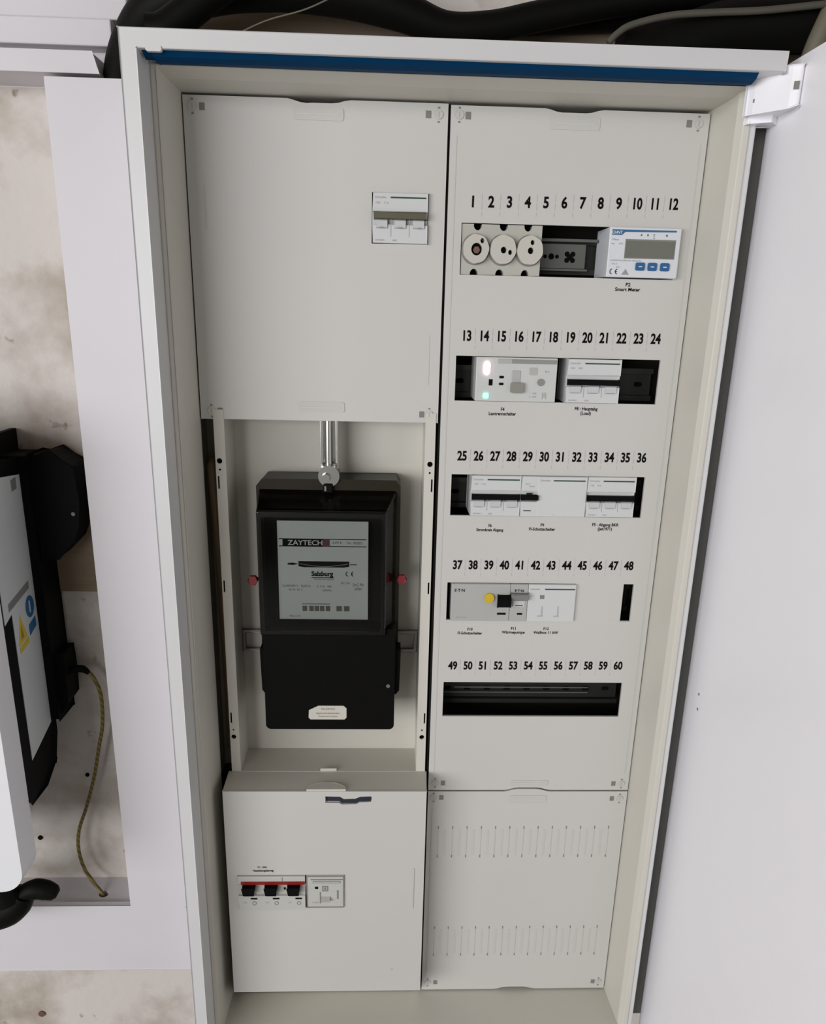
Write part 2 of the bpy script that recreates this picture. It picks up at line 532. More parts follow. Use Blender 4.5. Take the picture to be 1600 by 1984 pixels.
# door: pan with folded edges, opened about ninety degrees, hinged on the right
door = MB().prism([(563, -28), (556, -28), (549, -30), (544.5, -35), (541.8, -42), (541, -52), (546, -606), (546.5, -612), (563, -612)], OZ0, OZ1, 'z').build('door', M_DOOR, cab, bevel=1.2)
MB().box(525.2, 566, -24, -22, OZ0 + 4, OZ1 - 4).build('gap_shade_strip', M_GREYDK, cab)  # added grey strip closing the door gap so it reads as shade
hb = MB().prism([(507.5, -70), (511, -77), (531, -101), (538, -104), (540.9, -100), (540.9, -58), (516, -56)], 1046, 1076.5, 'z')
hb.build('hinge', M_DOOR, door, bevel=2.5, seg=3)
MB().prism([(512, -58), (514, -66), (533, -70), (540.9, -62), (540.9, -50), (516, -50)], 1040, 1046.2, 'z').build('hinge_foot', M_DOOR, door, bevel=1.0)
MB().prism([(516, -82.5), (529, -98.2), (530.5, -97.0), (517.5, -81.0)], 1051, 1071, 'z').build('hinge_cap', M_DOOR, door, bevel=0.5)
MB().prism([(532.5, -103.0), (536.5, -104.8), (537, -103.5), (533, -101.8)], 1058, 1064, 'z').build('hinge_screw', M_SLOT, door)
MB().prism([(519, -87), (524, -93), (525, -92), (520, -86)], 1071.5, 1072.3, 'z').build('hinge_slot', M_SLOT, door)
MB().prism([(510.6, -77), (511.4, -78), (512.2, -77.4), (511.4, -76.4)], 1053, 1056, 'z').build('hinge_pin', M_SLOT, door)
for yy, zz in ((-76, 480), (-78, 463)):
    MB().prism([(yy - 1.2, zz - 1.2), (yy + 1.2, zz - 1.2), (yy + 1.2, zz + 1.2), (yy - 1.2, zz + 1.2)], 540.6, 541.6, 'x').build('door_screw', M_SLOT, door)

# ------------------------------------------------------------------ meter bay (left column, between the covers)
MB().box(24, 237, 52, 54, 334, 790).build('bay_back', M_BAY, cab)
MB().box(24, 237, -1, 52, 330, 334.0).build('bay_floor', M_FLANGE, cab)
for x0, x1, xr in ((13, 24, 23), (237, 248, 237)):
    ho = []
    cx = 17.3 if x0 < 100 else 243.0
    for zz, r in ((715.5, 3.0), (706, 1.2), (381.5, 3.0), (391, 1.2)):
        ho.append([(cx + r * math.cos(2 * math.pi * i / 14), zz + r * math.sin(2 * math.pi * i / 14)) for i in range(14)])
    sx = 15.4 if x0 < 100 else 245.6
    for zz in (692, 573, 407):
        ho.append(rect(sx - 0.9, sx + 0.9, zz - 7, zz + 7))
    rl = MB().prism([rect(x0, x1, 334, 770)] + ho, -1, 1)
    rl.box(xr, xr + 1, 1, 52, 334, 770)
    rl.build('bay_rail', M_FLANGE, cab)
    MB().box(x0 + 0.5, x1 - 0.5, 3.0, 3.6, 340, 765).build('rail_backing', M_HOLE, cab)

# ------------------------------------------------------------------ covers
def corner_latch(parent, sx, sz, cx, cz, y, m=M_COVERB):
    MB().box(sx - 2.6, sx + 2.6, y - 0.35, y + 0.3, sz - 3.2, sz + 3.2).build('latch_slot', M_SLOT, parent)
    s = MB().disc(cx, cz, y - 0.9, y + 0.2, 4.0, 18).build('corner_screw', m, parent, bevel=0.4)
    MB().box(cx - 0.5, cx + 0.5, y - 1.1, y - 0.85, cz - 2.6, cz + 2.6).build('screw_slot', M_LINK, s)
    for dz in (-6.0, 6.0):
        MB().box(cx - 1.0, cx + 1.0, y - 0.4, y + 0.2, cz + dz - 0.7, cz + dz + 0.7).build('latch_mark', M_SLOT, parent)

def grip(parent, x0, x1, z0, z1, y, m=M_COVERB):
    g = MB().prism(rrect(x0, x1, z0, z1, 2.5), y - 0.7, y + 0.3)
    g.build('finger_grip', m, parent, bevel=0.5)
    MB().box(x0 + 4, x1 - 4, y - 1.0, y - 0.6, (z0 + z1) / 2 - 1.2, (z0 + z1) / 2 + 0.6).build('grip_ridge', M_COVER, parent, bevel=0.15)

def wave(xa, xb, z, d, n=10, rev=False):
    """points of a shallow finger notch in an edge"""
    out = []
    for i in range(n + 1):
        t = i / n
        x = xa + (xb - xa) * t
        k = min(1.0, min(t, 1 - t) / 0.28)
        out.append((x, z + d * (k * k * (3 - 2 * k))))
    return list(reversed(out)) if rev else out

# upper left cover
tl = thing('cover_panel', (125, 0, 760), 'plain pale cover at upper left with one breaker showing through it', 'cover panel', 'cabinet covers')
out = [(0.5, 760), (250.0, 760), (250.0, 1061.5)] + wave(98, 158, 1061.5, -3.2, rev=True) + [(0.5, 1061.5)]
MB().prism([out, rect(178.3, 234.2, 936.4, 983.0)], 0, 3).build('plate', M_COVER, tl, bevel=0.6)
MB().box(0.6, 2.0, 3.2, 20, 762, 1060).build('side_flange', M_COVERB, tl)
MB().box(248.4, 249.8, 3.2, 20, 762, 1060).build('side_flange', M_COVERB, tl)
corner_latch(tl, 17.9, 1052.5, 9, 1052.5, 0)
corner_latch(tl, 231.6, 1052.2, 241.5, 1052.2, 0)
corner_latch(tl, 20.8, 768.6, 11.7, 768.6, 0)
corner_latch(tl, 232.7, 768.8, 240.6, 768.9, 0)
grip(tl, 103, 151, 1044, 1055, 0)
grip(tl, 103, 151, 769, 780, 0)
for xx, za, zb in ((16.5, 945, 985), (238.5, 800, 850)):
    MB().box(xx - 0.6, xx + 0.6, -0.35, 0.2, za, zb).build('moulded_rib', M_COVERB, tl)

# right cover with five rows of openings
ROWZ = [933.5, 807.0, 681.8, 557.2, 432.2]
rc = thing('cover_panel', (378, 0, 307), 'long pale cover on the right with numbered rows of device openings', 'cover panel', 'cabinet covers')
out = [(253, 307)] + wave(348, 405, 307, 3.6) + [(503.5, 307), (503.5, 1061)] + wave(343, 400, 1061, -3.2, rev=True) + [(253, 1061)]
holes = [rect(267.3, 485.5, ROWZ[0] - 24, ROWZ[0] + 24.5)]
for i in (1, 2):
    holes.append(rect(267.0, 482.5 if i == 1 else 480.5, ROWZ[i] - 23.0, ROWZ[i] + 23.2))
holes.append(rect(267, 414.6, ROWZ[3] - 22.8, ROWZ[3] + 23))
holes.append(rect(469.8, 481.6, ROWZ[3] - 22.8, ROWZ[3] + 23))
holes.append(rect(267, 481.2, ROWZ[4] - 22.5, ROWZ[4] + 23))
MB().prism([out] + holes, 0, 3).build('plate', M_COVER, rc, bevel=0.5)
MB().box(253.4, 254.8, 3.2, 20, 309, 1059).build('side_flange', M_COVERB, rc)
MB().box(501.8, 503.2, 3.2, 20, 309, 1059).build('side_flange', M_COVERB, rc)
corner_latch(rc, 269.6, 1052.4, 261.2, 1052.8, 0)
corner_latch(rc, 483.8, 1051.9, 492.9, 1052.2, 0)
corner_latch(rc, 271, 317, 261.4, 317.4, 0)
corner_latch(rc, 484.4, 316.3, 494.5, 316.3, 0)
grip(rc, 349, 397, 1043, 1054.5, 0)
grip(rc, 355, 402, 313.5, 321, 0)
MB().box(258.5, 259.7, -0.35, 0.2, 330, 1035).build('moulded_rib', M_COVERB, rc)
MB().box(496.6, 497.8, -0.35, 0.2, 330, 1035).build('moulded_rib', M_COVERB, rc)
NUMZ = [979, 851, 726, 602, 477.3]
NUMX = [(277.6, 477.0), (277.0, 474.7), (277.6, 474.0), (277.4, 473.2), (277.0, 473.6)]
for r in range(5):
    xa, xb = NUMX[r]
    tk = MB()
    for i in range(12):
        x = xa + (xb - xa) * i / 11
        z = NUMZ[r] + (i - 5.5) * (0.28 if r == 0 else 0.1)
        MB().text(str(r * 12 + i + 1), x, z, -0.25, 9.8, sx=0.74 if r * 12 + i + 1 > 9 else 0.84, bold=0.034).build('number', M_INK, rc)
        if i < 11:
            xm = x + (xb - xa) / 22
            tk.box(xm - 0.22, xm + 0.22, -0.2, 0.1, z + 0.5, z + 7.5)
            tk.box(xm - 0.22, xm + 0.22, -0.2, 0.1, z - 7.0, z - 1.0)
            tk.box(xm - 0.22, xm + 0.22, -0.2, 0.1, z - 13.0, z - 9.5)
    tk.build('tick_marks', M_LINK, rc)

def sticker(parent, x, z, lines, w, hgt, y=-0.15, th=3.3, sx=0.8):
    p = MB().prism(rrect(x - w / 2, x + w / 2, z - hgt / 2, z + hgt / 2, 0.6), y, y + 0.2).build('sticker', M_COVER, parent)
    n = len(lines)
    t = MB()
    for i, s in enumerate(lines):
        t.text(s, x, z + (n - 1) * th * 0.72 - i * th * 1.44, y - 0.15, th, sx=sx * 1.32, bold=0.03)
    t.build('sticker_text', M_INK, p)
sticker(rc, 439.8, 901.8, ['P2', 'Smart Meter'], 44, 12)
sticker(rc, 318.5, 773.6, ['F4', 'Lasttrennschalter'], 38, 12, sx=0.66)
sticker(rc, 408.0, 775.8, ['F8 : Hauptabg', '(Load)'], 40, 12, sx=0.7)
sticker(rc, 312.0, 645.3, ['F6', 'Stromkreis Abgang'], 40, 11.5, sx=0.62)
sticker(rc, 370.4, 646.8, ['F9', 'FI-Schutzschalter'], 40, 11.5, sx=0.68)
sticker(rc, 441.3, 648.0, ['F5 : Abgang BKR', '(Jet1971)'], 40, 11.5, sx=0.7)
sticker(rc, 295.2, 520.6, ['F10', 'FI-Schutzschalter'], 38, 11.5, sx=0.66)
sticker(rc, 346.0, 522.0, ['F11', 'Wärmepumpe'], 32, 11.5, sx=0.72)
sticker(rc, 384.0, 522.0, ['F12', 'Wallbox 11 kW'], 36, 11.5, sx=0.7)
# the snapped-in blanking strip of row four
bs = MB().prism(rect(414.8, 469.6, ROWZ[3] - 22.6, ROWZ[3] + 22.8), 0.2, 3).build('blanking_strip', M_COVER, rc, bevel=0.3)

# lower right cover with knock-out slots
lr = thing('cover_panel', (378, 0, -8), 'square pale cover at lower right with two rows of blind slots', 'cover panel', 'cabinet covers')
out = [(253, -8)] + wave(352, 408, -8, 3.6) + [(503.5, -8), (503.5, 304.8)] + wave(348, 405, 304.8, 3.6, rev=True) + [(253, 304.8)]
MB().prism([out], 0, 3).build('plate', M_COVER, lr, bevel=0.6)
MB().box(253.4, 254.8, 3.2, 20, -6, 302).build('side_flange', M_COVERB, lr)
MB().box(501.8, 503.2, 3.2, 20, -6, 302).build('side_flange', M_COVERB, lr)
corner_latch(lr, 269.8, 296.2, 260.1, 296.2, 0)
corner_latch(lr, 484.6, 294.6, 494.5, 294.6, 0)
corner_latch(lr, 271.3, 4.4, 261, 4.4, 0)
corner_latch(lr, 487.5, 3.5, 495, 3.5, 0)
grip(lr, 355, 402, 288, 299, 0)
MB().box(258.5, 259.7, -0.35, 0.2, 20, 280).build('moulded_rib', M_COVERB, lr)
for zt, zb in ((253.5, 207.5), (97.5, 50)):
    for i in range(13):
        x = 267.6 + 18.1 * i
        MB().box(x - 0.35, x + 0.35, -0.45, 0.2, zb, zt).build('slot_rib', M_COVERB, lr)
        if i < 12:
            MB().box(x + 7.2, x + 10.4, -0.25, 0.2, zb + 3, zt - 5).build('slot_rib', M_COVERB, lr, bevel=0.1)
        MB().box(x - 0.5, x + 0.5, -0.55, 0.2, zt - 3.2, zt + 0.4).build('slot_tip', M_SLOT, lr)
        MB().box(x - 0.5, x + 0.5, -0.55, 0.2, zb - 0.4, zb + 3.6).build('slot_tip', M_SLOT, lr)

# lower left cover: a box standing 42 mm forward
ll = thing('cover_panel', (128, -42, 36), 'pale box cover standing forward at lower left with main switches in it', 'cover panel', 'cabinet covers')
fslot = [(129, 327), (129, 318.4), (145, 318.0), (149, 316.0), (166, 316.0), (170, 318.2), (183.0, 318.8), (183.6, 325.4), (182.5, 327), (170, 326.6), (164, 323.8), (151, 323.6), (146, 326.6)]
MB().prism([rect(9.5, 248.2, 36, 333.7), rect(21.8, 151.3, 168.0, 216.2), list(reversed(fslot))], -42, -39.5).build('plate', M_COVER, ll, bevel=0.6)
bx = MB()
bx.prism([(9.5, -39.4), (248.2, -39.4), (250, 0), (9.0, 0)], 331.2, 333.7, 'z')
bx.box(9.5, 11.5, -39.4, 0, 36, 331)
bx.box(246.2, 248.2, -39.4, 0, 36, 331)
bx.prism([(-39.4, 36), (0, -6), (0, -8), (-41.5, 36)], 9.5, 248.2, 'x')
bx.build('box_sides', M_FLANGE, ll)
gr = []
for i in range(17):
    a = math.pi * i / 16
    gr.append((130 + 23 * math.cos(a), -41.5 + 14 * math.sin(a)))
MB().prism(gr, 333.7, 336.2, 'z').build('finger_grip', M_FLANGE, ll, bevel=1.0)
MB().box(120, 140, -0.6, 2, 333.7, 337.5).build('top_catch', M_FLANGE, ll, bevel=0.6)
MB().prism(fslot, -39.3, -37.0).build('slot_shade', mat('slot_shade_blue', (0.018, 0.022, 0.035), 0.5), ll)  # dark sheet behind the finger slot, coloured as its shaded inside
MB().box(233.8, 236.4, -42.9, -41.9, 165, 225).build('moulded_rib', M_COVERB, ll, bevel=0.4)
MB().disc(211, 70, -42.3, -41.8, 1.2).build('pin_mark', M_LINK, ll)
t = MB()
t.text('F1 - 35A', 52, 227.6, -42.25, 2.4, sx=0.9, bold=0.03)
t.text('Hauptleitungsabzweig', 53, 222.6, -42.25, 2.6, sx=0.75, bold=0.03)
t.build('cover_print', M_INK, ll)

# ------------------------------------------------------------------ DIN rails behind the openings
def din_rail(zc, label, x0=262, x1=490):
    r = thing('din_rail', ((x0 + x1) / 2, 40, zc), label, 'mounting rail', 'mounting rails behind the openings')
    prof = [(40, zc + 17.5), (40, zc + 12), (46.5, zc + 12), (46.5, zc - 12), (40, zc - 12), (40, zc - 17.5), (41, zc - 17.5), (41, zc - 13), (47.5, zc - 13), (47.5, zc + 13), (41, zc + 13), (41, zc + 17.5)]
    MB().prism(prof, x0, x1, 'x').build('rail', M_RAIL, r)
    for i in range(9):
        x = x0 + 14 + 25 * i
        MB().prism(rrect(x - 4.5, x + 4.5, zc - 2.6, zc + 2.6, 2.5), 46.2, 46.6).build('rail_slot', M_HOLE, r)
    return r
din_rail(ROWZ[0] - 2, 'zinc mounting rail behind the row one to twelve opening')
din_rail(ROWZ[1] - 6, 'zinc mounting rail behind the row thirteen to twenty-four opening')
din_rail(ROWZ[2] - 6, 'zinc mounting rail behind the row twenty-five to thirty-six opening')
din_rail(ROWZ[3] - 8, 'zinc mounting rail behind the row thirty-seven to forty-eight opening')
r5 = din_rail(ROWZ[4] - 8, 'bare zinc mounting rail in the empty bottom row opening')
for zz in (428.6, 421.8):
    MB().box(284 if zz > 425 else 264, 452, 39.2, 39.9, zz - 0.7, zz + 0.7).build('edge_highlight', M_PUNCH, r5)  # paler strips painted as highlights along the rail edges

# ------------------------------------------------------------------ modular devices
def breaker(x0, x1, zc, y, label, poles=3, handle=M_INK, lines=('C60', 'C16'), handle_z=(-4.0, 1.8), name='circuit_breaker', handle_x=None, brand='Schneider', hz=22.4, group='three-pole circuit breakers'):
    b = thing(name, ((x0 + x1) / 2, y, zc - hz), label, 'circuit breaker', group)
    w = x1 - x0
    # stepped body: upper face, recessed toggle step, lower label face
    MB().prism([(y, zc - hz), (y, zc - 6), (y + 3.5, zc - 5.4), (y + 3.5, zc + 5.6), (y, zc + 6.2), (y, zc + hz), (y + 42, zc + hz), (y + 42, zc - hz)], x0 + 0.2, x1 - 0.2, 'x').build('housing', M_MCB, b, bevel=0.5)
    MB().text(brand, x0 + w * 0.04, zc + hz - 4.0, y - 0.15, 2.2, sx=0.9, align='LEFT').build('brand_print', M_GINK, b)
    MB().box(x0 + w * 0.32, x1 - 2, y - 0.25, y + 0.1, zc + hz - 4.9, zc + hz - 3.5).build('green_line', M_GREEN, b)
    t = MB().text(lines[0], x0 + w * 0.05, zc + hz - 9.0, y - 0.15, 1.9, align='LEFT')
    t.text(lines[1], x0 + w * 0.20, zc + hz - 9.0, y - 0.15, 1.9, align='LEFT')
    t.text('230/400V~', x0 + w * 0.05, zc - hz + 2.6, y - 0.15, 1.6, align='LEFT')
    t.text('6000', x0 + w * 0.36, zc - hz + 2.6, y - 0.15, 1.6, align='LEFT')
    t.build('rating_print', M_GINK, b)
    ha = handle_x[0] if handle_x else x0 + 1.2
    hb_ = handle_x[1] if handle_x else x1 - 1.2
    h = MB().prism([(y + 3, zc + handle_z[0]), (y - 3.0, zc + handle_z[0] + 0.2), (y - 3.5, zc + handle_z[1] - 0.4), (y + 3, zc + handle_z[1])], ha, hb_, 'x')
    h.build('toggle_bar', handle, b, bevel=0.5)
    pw = w / poles
    for i in range(poles):
        c = x0 + pw * (i + 0.5)
        p = MB().prism([(y + 0.2, zc + handle_z[0]), (y - 2.6, zc + handle_z[0] - 1.5), (y - 1.2, zc + handle_z[0] - 8.0), (y + 0.2, zc + handle_z[0] - 8.6)], c - pw * 0.30, c + pw * 0.30, 'x').build('pole_tab', M_MCB2, b, bevel=0.4)
        MB().box(c - pw * 0.24, c + pw * 0.22, y - 1.7, y - 0.9, zc + handle_z[0] - 8.4, zc + handle_z[0] - 7.7).build('tab_line', M_GINK, p)
        if i:
            MB().box(x0 + pw * i - 0.25, x0 + pw * i + 0.25, y - 0.2, y + 0.1, zc - hz + 6, zc + handle_z[0]).build('pole_joint', M_GINK, b)
    return b

# upper left: breaker in the plain cover
b0 = breaker(179.2, 233.4, 959.8, -4.0, 'white three-pole breaker with an olive toggle bar in the plain upper left cover', handle=M_OLIVE, handle_z=(-1.0, 5.4), hz=22.8)
for i, c in enumerate((188, 206, 225.3)):
    MB().text(('6A', '10A', '6A')[i], c, 951.0, -6.4, 2.0).build('tab_print', M_GINK, b0)

# row one: ceramic fuse base
fz = ROWZ[0]
fb = thing('fuse_block', (308, 0, fz - 23.5), 'cream ceramic block with three round screw-in fuse caps below numbers one to four', 'fuse block')
nt_ = []
for c in (285, 311.5, 338.5):
    nt_.append(c)
outl = [(268.2, fz - 23.5)]
for c in (281.5, 307.5, 333.5):
    outl += [(c + 4.2 * math.cos(math.pi - math.pi * i / 8), fz - 23.5 + 5.5 * math.sin(math.pi * i / 8)) for i in range(9)]
outl += [(348.2, fz - 23.5), (348.2, fz + 23.5)]
for c in (334.2, 309.6, 283.6):
    outl += [(c + 4.2 * math.cos(math.pi * i / 8), fz + 23.5 - 5.5 * math.sin(math.pi * i / 8)) for i in range(9)]
outl += [(268.2, fz + 23.5)]
MB().prism(outl, 1.5, 34).build('housing', M_CERAMIC, fb, bevel=0.7)
MB().box(269, 347, 12, 13, fz - 23.3, fz + 23.3).build('well_lining', M_HOLE, fb)
for k, (c, hr) in enumerate(((282.1, 5.4), (309.4, 2.9), (336.3, 2.9))):
    ring = []
    for i in range(48):
        a = 2 * math.pi * i / 48
        r = 12.9 + 0.22 * math.cos(7 * a + k)
        ring.append((c + r * math.cos(a), fz + 0.4 + r * 1.06 * math.sin(a)))
    hole_ = [(c + (0.6 if k != 1 else 0.4) + hr * math.cos(2 * math.pi * i / 16), fz - (0.2 if k else 0) + hr * 1.1 * math.sin(2 * math.pi * i / 16)) for i in range(16)]
    sh_ = [((4.8, 6.2), (7.0, -2.2), (2.0, 7.5))[k]][0]
    hole2 = [(c + sh_[0] + 2.0 * math.cos(2 * math.pi * i / 12), fz + sh_[1] + 2.4 * math.sin(2 * math.pi * i / 12)) for i in range(12)]
    if k == 0:      # the first cap's test hole runs into its window
        hole2 = [(c + 6.0 + 2.0 * math.cos(2 * math.pi * i / 12), fz + 8.0 + 2.4 * math.sin(2 * math.pi * i / 12)) for i in range(12)]
    MB().disc(c, fz + 0.2, 0.9, 1.6, 14.3, 32, 15.0).build('cap_gap_shade', M_GREYDK, fb)  # flat grey disc painting the shaded gap around the cap
    cp = MB().prism([ring, hole_, hole2], -5.5, 0.6).build('fuse_cap', M_CERCAP, fb, bevel=0.9)
    MB().disc(c, fz, -1.2, -0.8, 10.6).build('cap_bore', M_HOLE, cp)
    if k == 0:
        MB().disc(c + 0.8, fz - 0.6, -3.2, -1.4, 3.6, 6).build('fuse_tip', mat('brown_fuse_tip', (0.16, 0.09, 0.06), 0.4), cp)

# row one: open stretch with a punched rail carrier
rp = thing('carrier_plate', (374, 30, fz - 16), 'grey punched metal plate between the fuse block and the blue-lettered meter', 'metal plate')
MB().box(349, 401, 30, 31.5, fz - 14, fz + 10).build('plate', M_PUNCH, rp, bevel=0.5)
MB().box(349, 403.5, 28.5, 33, fz - 16.5, fz - 14.3).build('lower_lip', M_PUNCH, rp, bevel=0.3)
MB().box(349, 412, 28.5, 33, fz + 12, fz + 15).build('upper_lip', M_PUNCH, rp, bevel=0.3)
for xx, rr_ in ((358.5, 1.9), (365, 3.0), (371, 1.9)):
    MB().disc(xx, fz - 2.5, 29.6, 30.2, rr_, 14).build('punched_hole', M_HOLE, rp)
xs_ = MB()
for dx, dz in ((-3, 3), (3, 3), (-3, -3), (3, -3)):
    xs_.disc(384.5 + dx, fz - 2.8 + dz, 29.6, 30.2, 2.6, 12)
xs_.box(381.5, 387.5, 29.55, 30.15, fz - 5.8, fz + 0.2)
xs_.build('cross_cutout', M_HOLE, rp)

# row one: smart meter
sm = thing('smart_meter', (450, -8, fz - 23), 'white rail meter with grey display and three blue buttons', 'smart meter')
MB().box(414.2, 486.2, -8, 40, fz - 22.8, fz + 24.0).build('housing', M_SMART, sm, bevel=0.8)
MB().box(479.5, 485.9, -6.5, 39, fz - 23.3, fz + 24.4).build('side_cap', M_COVER, sm, bevel=0.6)
ban = MB().prism([(416.5, fz + 16.5), (426.5, fz + 16.5), (429.5, fz + 19.5), (481, fz + 20.2), (481, fz + 21.8), (416.5, fz + 21.6)], -8.3, -7.9).build('blue_banner', mat('faded_blue_print', (0.035, 0.12, 0.24), 0.5), sm)
MB().text('CHNT', 421.5, fz + 19.0, -8.45, 2.6, bold=0.02).build('brand_print', M_SMART, ban)
MB().box(430.6, 481.4, -8.25, -7.9, fz - 5.0, fz + 13.0).build('display_bezel', M_GREYDK, sm)
MB().box(431.6, 480.4, -8.5, -8.2, fz - 4.0, fz + 11.4).build('display', M_LCD, sm)
for c in (447.6, 459.9, 472.6):
    bb = MB().prism(rrect(c - 4.6, c + 4.6, fz - 16.2, fz - 8.6, 1.6), -9.6, -8).build('button', M_BTN, sm, bevel=0.5)
    MB().box(c - 1.8, c + 1.8, -9.8, -9.55, fz - 12.9, fz - 12.0).build('button_mark', M_SMART, bb)
t = MB()
for s, xx, zz, h in (('A', 446, 17.0, 1.9), ('B', 452.5, 17.0, 1.9), ('C', 458.8, 17.0, 1.9), ('N', 471.5, 17.0, 1.9), ('L1', 459.0, 14.4, 1.2)):
    t.text(s, xx, fz + zz, -8.3, h, bold=0.02)
t.build('terminal_print', M_INK, sm)
t = MB()
t.text('3 Phase', 416.2, fz + 12.4, -8.3, 1.7, align='LEFT')
t.text('imp', 416.5, fz + 8.6, -8.3, 1.5, align='LEFT')
t.text('kWh', 424.0, fz + 8.6, -8.3, 1.5, align='LEFT')
t.text('3x230/400V 0.25-5(80)A 50Hz 400imp/kWh', 417, fz - 7.0, -8.3, 1.4, align='LEFT', sx=0.85)
t.text('Class B', 418.5, fz - 10.2, -8.3, 1.3, align='LEFT')
t.text('2021', 423.5, fz - 13.2, -8.3, 1.3, align='LEFT')
t.build('rating_print', M_GINK, sm)
def ce_mark(parent, x, z, y, r, m):
    t = MB()
    for k, cx in enumerate((x, x + r * 2.0)):
        o_, i_ = [], []
        for i in range(11):
            a = math.radians(100 + 160 * i / 10)
            o_.append((cx + r * math.cos(a), z + r * math.sin(a)))
            i_.append((cx + r * 0.72 * math.cos(a), z + r * 0.72 * math.sin(a)))
        t.prism(o_ + list(reversed(i_)), y, y + 0.1)
        if k:
            t.box(cx - r * 0.9, cx - r * 0.2, y, y + 0.1, z - r * 0.14, z + r * 0.14)
    t.build('ce_mark', m, parent)
ce_mark(sm, 420.0, fz - 17.6, -8.25, 2.7, M_INK)
MB().prism([(429.5, fz - 20.4), (437, fz - 20.4), (433.4, fz - 14.8)], -8.25, -7.9).build('triangle_mark', M_GINK, sm)

# row two: transfer switch with lamps
sz = ROWZ[1]
sw = thing('remote_switch', (330.5, -4, sz - 22.5), 'pale grey switching device with a glowing red lamp and a green lamp', 'switching device')
MB().box(288, 373, -4, 42, sz - 22.4, sz + 22.6).build('housing', M_SWDEV, sw, bevel=0.7)
MB().box(310.8, 372.2, -4.5, -3.9, sz + 16.6, sz + 21.0).build('grey_band', M_GREYDK if False else mat('grey_band', (0.26, 0.26, 0.245), 0.5), sw)
MB().box(310.8, 325.0, -4.7, -4.4, sz + 16.4, sz + 20.8).build('band_tab', M_GREYDEV, sw)
MB().prism(rrect(295.8, 302.6, sz + 4.6, sz + 18.6, 3.3), -5.8, -4).build('red_lamp', M_LEDW, sw, label='glowing reddish white lamp')
MB().prism(rrect(296.6, 302.2, sz - 19.4, sz - 14.0, 1.2), -5.4, -4).build('green_lamp', M_LEDG, sw, label='glowing green lamp')
MB().box(301.8, 305.8, -4.3, -3.9, sz - 6.2, sz + 0.2).build('selector_window', M_HOLE, sw)
for zz in (2.6, -4.4):
    MB().prism(rrect(312.6, 317.4, sz + zz - 1.3, sz + zz + 1.3, 0.8), -4.3, -3.9).build('contact_window', M_HOLE, sw)
MB().box(325.5, 334.5, -5.0, -3.9, sz - 4, sz + 9.5).build('slide_window', M_GREYDEV, sw, bevel=0.4)
MB().prism(rrect(324.6, 338.4, sz - 13.2, sz - 2.6, 2.0), -8.5, -4).build('slide_knob', M_GREYDK if False else mat('warm_grey_knob', (0.25, 0.245, 0.215), 0.4), sw, bevel=0.6)
MB().disc(356.5, sz - 2.0, -5.4, -4, 3.6).build('push_button', mat('warm_grey_knob', (0.25, 0.245, 0.215), 0.4), sw, bevel=0.3)
MB().prism(rrect(344, 352.6, sz + 5.2, sz + 13.0, 1.2), -4.3, -3.9).build('grey_badge', M_GREYDEV, sw)
t = MB()
t.text('40 A', 362.5, sz + 9.0, -4.25, 1.8)
t.text('1 - ON', 349, sz - 13.5, -4.25, 1.7)
t.text('0 - OFF', 349, sz - 17.0, -4.25, 1.7)
t.text('|I|', 361, sz - 15, -4.25, 5.0)
t.build('rating_print', M_GINK, sw)
# row two: breaker
breaker(384.0, 440.6, sz, -4.0, 'white three-pole breaker with a black toggle bar between the lamp device and the dark gap', lines=('C60', 'B40'))

# row three
rz = ROWZ[2]
breaker(288.6, 343.2, rz + 0.4, -4.0, 'white three-pole breaker with black toggle bar under numbers twenty-six to twenty-eight', lines=('C60', 'C16'))
rcd = breaker(343.6, 416.0, rz + 0.4, -4.0, 'wide white residual current device with a single short black toggle on its left', poles=4, name='residual_current_device', handle_x=(344.4, 362.4), lines=('', ''), brand='', group=None)
# its face differs: smooth block right of the toggle
for c in list(rcd.children):
    if c.name.split('.')[0] in ('pole_tab', 'pole_joint', 'green_line', 'brand_print', 'rating_print'):
        for g in list(c.children): bpy.data.objects.remove(g, do_unlink=True)
        bpy.data.objects.remove(c, do_unlink=True)
MB().box(362.0, 415.8, -4.4, 0, rz - 21.9, rz + 22.7).build('test_block', M_MCB, rcd, bevel=0.5)
MB().text('Schneider', 363.8, rz + 18.8, -4.6, 2.2, sx=0.9, align='LEFT').build('brand_print', M_GINK, rcd)
MB().box(378.5, 413.5, -4.7, -4.3, rz + 17.9, rz + 19.3).build('green_line', M_GREEN, rcd)
MB().box(349.5, 356.0, -4.3, -3.9, rz + 2.9, rz + 4.4).build('indicator', M_INK, rcd)
MB().box(347.3, 355.6, -4.3, -3.9, rz - 15.9, rz - 15.0).build('tab_line', M_INK, rcd)
t = MB()
t.text('40 A', 348, rz + 14.6, -4.2, 1.6, align='LEFT')
t.text('300mA', 352, rz + 11.8, -4.2, 1.5, align='LEFT')
t.text('T', 381, rz - 19.6, -4.6, 1.5)
t.build('rating_print', M_GINK, rcd)
breaker(416.4, 470.0, rz + 0.6, -4.0, 'white three-pole breaker with black toggle bar under numbers thirty-three to thirty-five', lines=('C60', 'B16'))

